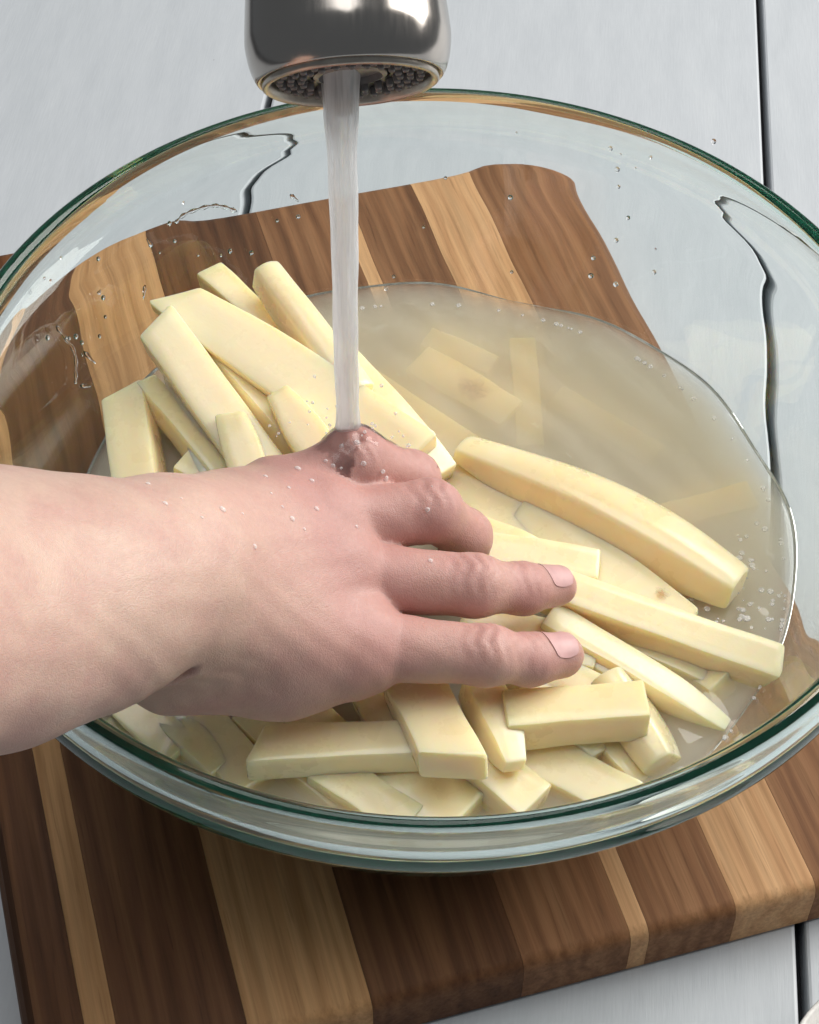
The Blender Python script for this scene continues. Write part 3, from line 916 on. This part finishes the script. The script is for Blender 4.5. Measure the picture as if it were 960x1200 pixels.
trick = [[(178, 290), (172, 280)], [(205, 262), (215, 252), (232, 245), (250, 241), (265, 243), (278, 248)], [(66, 382), (78, 398), (88, 415), (89, 438), (88, 450)], [(98, 412), (112, 426)],
         [(94, 452), (106, 453)], [(170, 334), (168, 350)], [(115, 345), (118, 340)], [(340, 228), (350, 236)]]
for tr in trick:
    pts = catmull([np.array(q, float) for q in tr], 5) if len(tr) > 2 else [np.array(tr[0], float) * (1 - s) + np.array(tr[1], float) * s for s in np.linspace(0, 1, 5)]
    pp = [on_wall(*q) for q in pts]; base = len(dv); nn = len(pp)
    for i, (p, n) in enumerate(pp):
        tg = pp[min(i + 1, nn - 1)][0] - pp[max(i - 1, 0)][0]; tg = tg / (np.linalg.norm(tg) + 1e-9)
        sd_ = np.cross(n, tg); rad = (0.00050 + 0.00022 * math.sin(i * 1.7)) * (0.35 if i in (0, nn - 1) else 1)
        for k in range(8):
            a = 2 * math.pi * k / 8; dv.append(p + (sd_ * math.cos(a) * 1.3 + n * math.sin(a) * 0.8) * rad)
    for i in range(nn - 1):
        for k in range(8):
            k2 = (k + 1) % 8; df.append((base + i * 8 + k, base + i * 8 + k2, base + (i + 1) * 8 + k2, base + (i + 1) * 8 + k))
    df.append(tuple(base + k for k in reversed(range(8)))); df.append(tuple(base + (nn - 1) * 8 + k for k in range(8)))
for k in range(46):
    px = rng.choice([rng.uniform(180, 360), rng.uniform(690, 770), rng.uniform(20, 130), rng.uniform(420, 900)])
    py = {True: rng.uniform(235, 330), False: rng.uniform(300, 420)}[px < 360 and px > 150]
    if px > 420: py = 150 + rng.uniform(0, 190)
    p, n = on_wall(px, py); blob(dv, df, p, n, rng.uniform(0.0004, 0.0011), 0.6, 9, 4)
o = mesh_obj('glass_droplets', dv, df, M['drop']); tag(o, 'water drops and trickles clinging to the inside of the bowl', 'droplets', kind='stuff')

dv = []; df = []
for k in range(60):
    px, py = rng.normal(872, 26), rng.normal(685, 38)
    p = at(px, py, ZW)
    if math.hypot(p[0], p[1]) > rw - 0.003: continue
    blob(dv, df, p, np.array([0, 0, 1.0]), rng.uniform(0.0003, 0.0012), 0.45, 10, 4)
for k in range(50):
    a = rng.uniform(-0.7, 1.9); p = np.array([(rw - 0.0025) * math.cos(a), (rw - 0.0025) * math.sin(a), ZW])
    blob(dv, df, p, np.array([0, 0, 1.0]), rng.uniform(0.0004, 0.0011), 0.7, 9, 4)
o = mesh_obj('water_bubbles', dv, df, M['foam']); tag(o, 'cluster of small bubbles floating at the right waterline', 'bubbles', kind='stuff')

imp = np.array([S0[0], S0[1], 0.0])
dxy = np.hypot(HV[:, 0] - imp[0], (HV[:, 1] - imp[1]))
lim = 0.0125 + 0.0035 * np.sin(3 * np.arctan2(HV[:, 1] - imp[1], HV[:, 0] - imp[0]) + 0.5) + 0.002 * np.sin(7 * np.arctan2(HV[:, 1] - imp[1], HV[:, 0] - imp[0]))
sel = (dxy < lim) & (g[:, 2] > -0.1) & (HV[:, 2] > 0.118)
fs = HF[sel[HF].all(1)]; used = np.unique(fs); remap = -np.ones(len(HV), int); remap[used] = np.arange(len(used))
thick = 0.0002 + 0.0009 * np.clip(1 - dxy[used] / lim[used], 0, 1)
fv = HV[used] + g[used] * thick[:, None]
film = mesh_obj('water_film', fv, remap[fs], M['film'], stream)
dv = []; df = []
for k in range(46):
    a = rng.uniform(0, 6.28); q = abs(rng.normal(0, 0.012)) + 0.005
    p = np.array([S0[0] + q * math.cos(a), S0[1] + q * math.sin(a), 0.135 + rng.uniform(-0.004, 0.010) - q * 0.35])
    blob(dv, df, p, np.array([rng.normal(0, .4), rng.normal(0, .4), 1.0]), rng.uniform(0.00025, 0.0007), 1.2, 8, 4)
mesh_obj('splash_drops', dv, df, M['foam'], stream)

# ------------------------------------------------------------------ plate edge in the bottom right corner
pc = at(1058, 1282, 0.012)
plv, plf = lathe([(0.0, 0.004), (0.020, 0.0035), (0.022, 0.0), (0.025, 0.0005), (0.030, 0.008), (0.0335, 0.016), (0.0345, 0.0175), (0.0340, 0.0185), (0.0328, 0.018), (0.0285, 0.0095), (0.024, 0.0055), (0.0, 0.0055)], 72)
o = mesh_obj('small_dish', plv, plf, M['ceramic']); o.location = (pc[0], pc[1], 0.0003)
tag(o, 'pale dish rim just entering the bottom right corner', 'dish')
